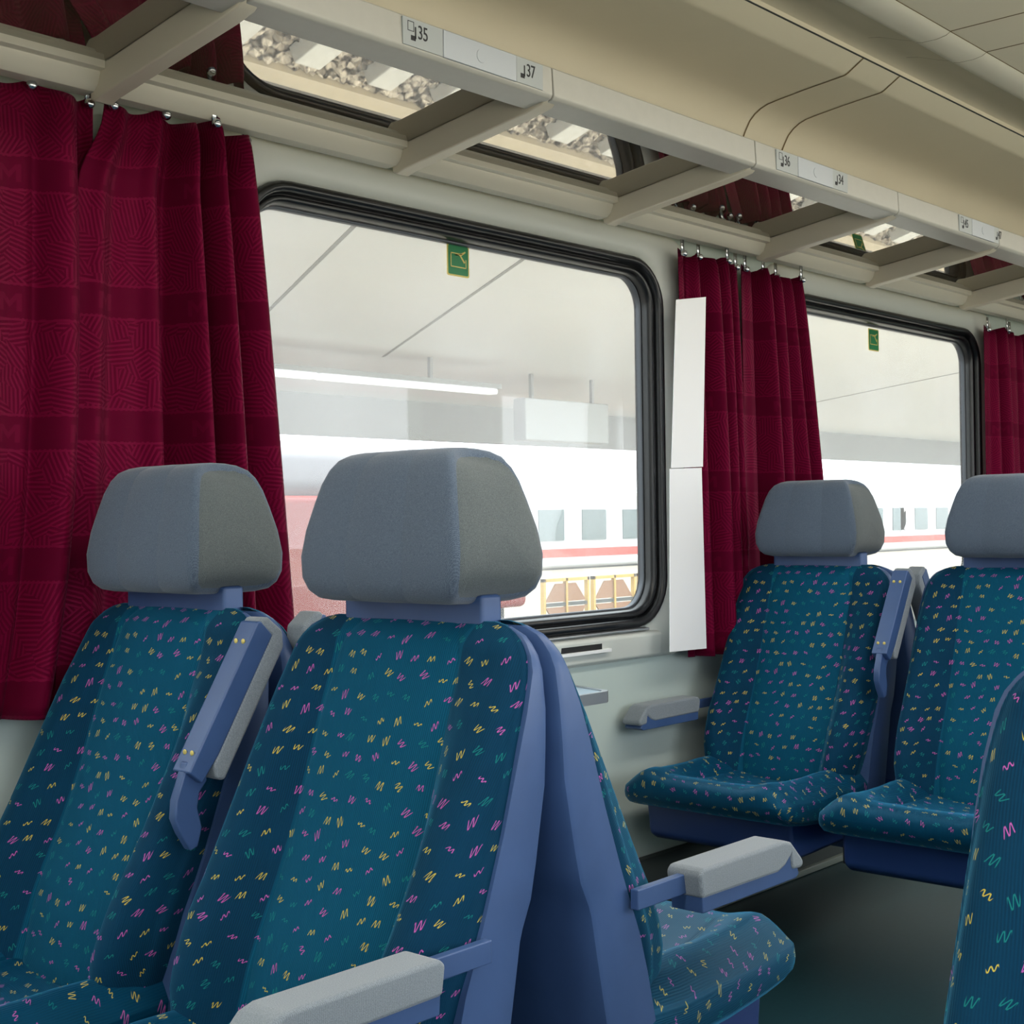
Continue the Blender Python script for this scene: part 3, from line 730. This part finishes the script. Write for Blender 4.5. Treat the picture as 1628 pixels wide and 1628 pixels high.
# ------------------------------------------------------------------ outside: track, platform, canopy, trains
def stone_ground():
    m = bpy.data.materials.new('ballast'); m.use_nodes = True; t = m.node_tree; b = t.nodes['Principled BSDF']; N = NB(t)
    tc = t.nodes.new('ShaderNodeTexCoord'); vo = t.nodes.new('ShaderNodeTexVoronoi'); vo.inputs['Scale'].default_value = 18; vo.inputs['Randomness'].default_value = 1
    t.links.new(tc.outputs['Object'], vo.inputs['Vector'])
    sc = t.nodes.new('ShaderNodeSeparateColor'); t.links.new(vo.outputs['Color'], sc.inputs[0])
    c = N.mix(sc.outputs[0], lin((134, 122, 106)), lin((208, 194, 174))); c = N.mix(N.ss(vo.outputs['Distance'], .45, .75), c, lin((60, 52, 44)))
    t.links.new(c, b.inputs['Base Color']); b.inputs['Roughness'].default_value = .9
    return m
BAL = stone_ground(); CONC = mat('sleeper_concrete', (208, 202, 190), .85, noise_amt=.08, noise_scale=20); SAND = mat('sand_strip', (196, 180, 154), .9, noise_amt=.08, noise_scale=12)
STEEL = mat('rail_steel', (120, 100, 84), .4, metal=.6); ASPH = mat('asphalt', (172, 170, 164), .9, noise_amt=.06); CAN = mat('canopy_white', (248, 248, 247), .6)
JOINT = mat('joint_grey', (150, 150, 146), .7); SOFF = mat('canopy_fascia', (176, 178, 182), .6); REDT = mat('train_red', (170, 54, 50), .4); ROOFT = mat('train_roof', (120, 120, 130), .5)
WHT = mat('train_white', (184, 187, 190), .4); GLT = mat('train_window', (74, 88, 90), .15); ORG = mat('stripe_red', (190, 62, 54), .5)
GZ = -1.2
# ballast: lumpy grid
def ballast(xa, xb, ya, yb, step):
    nx = int((xb-xa)/step); ny_ = int((yb-ya)/step); v = []; f = []
    for i in range(nx+1):
        for j in range(ny_+1):
            x = xa+i*step; y = ya+j*step
            d = noise.voronoi(Vector((x*18, y*18, 0)), distance_metric='DISTANCE', exponent=2.5)[0]
            v.append((x, y, GZ+.035-.06*d[0]+.02*noise.noise(Vector((x*3, y*3, 1)))))
    w = ny_+1
    for i in range(nx):
        for j in range(ny_): f.append((i*w+j, i*w+j+1, (i+1)*w+j+1, (i+1)*w+j))
    return link_mesh('ballast', v, f, BAL)
o = ballast(3.0, 14.0, 4.9, 6.08, .016); tag(o, 'grey and tan ballast stones of the track outside, seen mirrored in the rack', 'gravel', kind='stuff')
o = box('ground', (-60, -100, GZ-.3), (160, 140, GZ-.06), mat('ground_gravel', (132, 124, 112), .95, noise_amt=.15, noise_scale=6)); o['kind'] = 'structure'
for x in [5.61+.6*k for k in range(-4, 14)]:
    o = prism('track_sleeper', [(x-.13, GZ-.05), (x-.10, GZ+.10), (x+.10, GZ+.10), (x+.13, GZ-.05)], 'y', 3.2, 5.90, CONC, bev=.01)
    tag(o, 'pale concrete sleeper of the neighbouring track, mirrored in the rack glass', 'sleeper', 'concrete sleepers of the next track')
for y in (3.78, 5.22):
    o = prism('steel_rail', [(y-.07, GZ+.05), (y+.07, GZ+.05), (y+.01, GZ+.08), (y+.01, GZ+.15), (y+.035, GZ+.16), (y+.035, GZ+.20), (y-.035, GZ+.20), (y-.035, GZ+.16), (y-.01, GZ+.15), (y-.01, GZ+.08)], 'x', -40, 90, STEEL)
    tag(o, 'steel rail of the neighbouring track, %s' % ('nearer to the coach' if y < 4 else 'nearer to the platform'), 'rail')
o = box('kerb_strip', (-40, 6.08, GZ-.1), (90, 6.21, GZ+.04), SAND); o['kind'] = 'structure'
o = box('platform_edge', (-40, 6.21, GZ-.1), (90, 7.3, GZ+.07), mat('dark_asphalt', (112, 108, 102), .9, noise_amt=.08)); o['kind'] = 'structure'  # darker strip along the platform edge
o = box('platform', (-40, 7.30, GZ-.1), (90, 14.2, GZ+.10), ASPH); o['kind'] = 'structure'
o = box('bounce_slab_right', (-40, -14, GZ-.1), (60, -1.05, -.62), mat('bounce_pale', (214, 206, 190), .9, noise_amt=.04, noise_scale=4)); o['kind'] = 'structure'  # added unseen slab, pale so it throws sunlight up to the ceiling
# canopy
can = empty('station_canopy', (10, 10, 2.9)); tag(can, 'white station canopy above the platform outside the windows', 'canopy')
box('canopy_ceiling', (-40, -4.1, 0), (90, 4.6, .15), CAN, can)
box('canopy_fascia', (-40, 4.6, -.56), (90, 4.75, .20), SOFF, can)
for xx in ():
    v = [(-10+xx, -4.1, -.004), (-10+xx+.045, -4.1, -.004), (-10+xx+4.3+.045, 4.6, -.004), (-10+xx+4.3, 4.6, -.004)]
    v += [(x, y, .01) for x, y, z in v]
    o = link_mesh('panel_joint', v, [(0, 1, 2, 3), (7, 6, 5, 4), (0, 4, 5, 1), (1, 5, 6, 2), (2, 6, 7, 3), (3, 7, 4, 0)], DKGREY, can); fix_normals(o)
for (xa, ya), (xb, yb) in (((5.40, 5.90), (7.72, 9.9)), ((10.2, 10.9), (6.9, 5.92)), ((22.0, 14.6), (15.5, 5.9))):   # panel joints
    v = [(xa-10, ya-10, -.004), (xa-9.965, ya-10, -.004), (xb-9.965, yb-10, -.004), (xb-10, yb-10, -.004)]
    v += [(x, y, .01) for x, y, z in v]
    o = link_mesh('panel_joint', v, [(0, 1, 2, 3), (7, 6, 5, 4), (0, 4, 5, 1), (1, 5, 6, 2), (2, 6, 7, 3), (3, 7, 4, 0)], JOINT, can); fix_normals(o)
for xx in (-18, -2, 30, 46):
    prism('canopy_post', rrect(xx-10, 2.0, xx-9.7, 2.3, .05, 4), 'z', -4.0, .02, SOFF, can)
lamp = empty('platform_lamp', (10.0, 10.6, 2.62)); tag(lamp, 'long fluorescent strip lamp hanging under the white canopy outside', 'lamp')
EM = bpy.data.materials.new('lamp_tube'); EM.use_nodes = True; eb = EM.node_tree.nodes['Principled BSDF']; eb.inputs['Emission Color'].default_value = (1, 1, .97, 1); eb.inputs['Emission Strength'].default_value = 1.1
box('lamp_housing', (-3.6, -.09, .0), (1.65, .09, .05), SOFF, lamp)
for a, b in ((-3.55, -.98), (-.94, 1.62)): box('lamp_tube', (a, -.07, -.06), (b, .07, 0), EM, lamp, bev=.02)
for a in (-2.9, .6): box('lamp_hanger', (a, -.02, .05), (a+.04, .02, .30), SOFF, lamp)
# red train on the far side of the platform
rt = empty('red_train', (12, 17, GZ)); tag(rt, 'red train with grey roof standing beyond the platform, left in the nearer window', 'train')
box('car_body', (-30, -1.4, .9), (5.9, 1.4, 2.75), REDT, rt, bev=.12, seg=4)
box('car_roof', (-30, -1.38, 2.70), (5.6, 1.38, 3.55), ROOFT, rt, bev=.3, seg=5)
for k in range(8): box('window', (-28+k*4.2, -1.43, 1.75), (-25.6+k*4.2, -1.37, 2.55), GLT, rt, bev=.01)
box('underframe', (-29.5, -1.2, .3), (5.5, 1.2, .95), DKGREY, rt)
for k in range(4):
    for dx in (0, 2.2):
        bm = bmesh.new(); bmesh.ops.create_cone(bm, cap_ends=True, segments=24, radius1=.45, radius2=.45, depth=1.6, matrix=Matrix.Rotation(R(90), 4, 'X')); bmesh.ops.translate(bm, vec=(-26+k*9.6+dx, 0, .45), verts=bm.verts); add_bm('wheelset', bm, DKGREY, rt, False)
# far white train with red stripe
ft = empty('white_train', (80, 45, -2.1)); tag(ft, 'long white train with grey windows and red stripe far outside', 'train')
box('car_body', (-34, -1.4, .9), (60, 1.4, 4.6), WHT, ft, bev=.25, seg=4)
box('stripe', (-34, -1.43, 1.45), (60, -1.37, 1.85), ORG, ft)
box('underframe', (-33, -1.2, .2), (59, 1.2, .95), DKGREY, ft)
for k in range(28): box('window', (-32.5+k*3.3, -1.44, 2.25), (-30.6+k*3.3, -1.36, 3.75), GLT, ft)
cu = bpy.data.curves.new('class_digit', 'FONT'); cu.body = '2'; cu.size = 2.3; cu.extrude = .02; cu.materials.append(MATTW); text_mesh('class_digit', cu, (1, 1, 1), (8.6, -1.46, 2.3), ft)
box('digit_panel', (8.2, -1.44, 2.15), (10.2, -1.36, 4.2), mat('pale_grey', (190, 194, 196), .5), ft)
# yellow framed crates beyond the platform
YF = mat('frame_yellow', (176, 146, 78), .6); BRN = mat('crate_brown', (132, 98, 74), .8)
for k in range(4):
    c = empty('framed_panel', (23.4+k*1.75, 20.0, GZ-.06)); tag(c, 'yellow framed brown panel standing outside, %s along the row behind the nearer window' % ('first', 'second', 'third', 'fourth')[k], 'panel', 'yellow framed panels outside')
    multi_box('frame', [((0, -.05, .0), (1.6, .05, .07)), ((0, -.05, 1.05), (1.6, .05, 1.12)), ((0, -.05, 0), (.07, .05, 1.12)), ((1.53, -.05, 0), (1.6, .05, 1.12)), ((.77, -.05, 0), (.83, .05, 1.12))], YF, c)
    prism('upper_fill', [(.10, .60), (1.50, .60), (1.15, 1.0), (.45, 1.0)], 'y', -.02, .02, BRN, c)
    prism('lower_fill', [(.10, .48), (1.50, .48), (1.15, .10), (.45, .10)], 'y', -.02, .02, BRN, c)
    box('crossbar', (.05, -.03, .50), (1.55, .03, .58), DKGREY, c)
# hanging sign under the canopy
sg = empty('platform_sign', (12.6, 11.0, 2.1)); tag(sg, 'blank white box sign hanging below the canopy, right in the nearer window', 'sign')
box('sign_box', (-.1, -.1, 0), (1.5, .1, .50), WHT, sg, bev=.02); box('hanger', (.1, -.02, .5), (.14, .02, .81), SOFF, sg); box('hanger', (1.26, -.02, .5), (1.3, .02, .81), SOFF, sg)
# houses and a shed between the far trains
bl = empty('station_building', (40, 75, GZ)); tag(bl, 'pale grey station building on the skyline outside', 'building')
box('wall', (0, 0, 0), (30, 10, 4.2), mat('building_grey', (198, 196, 190), .8), bl)
for k in range(6): box('window', (2+k*4.6, -.05, 1.6), (4+k*4.6, .02, 3.2), GLT, bl)
box('roof', (-.5, -.5, 4.2), (30.5, 10.5, 4.6), ROOFT, bl)
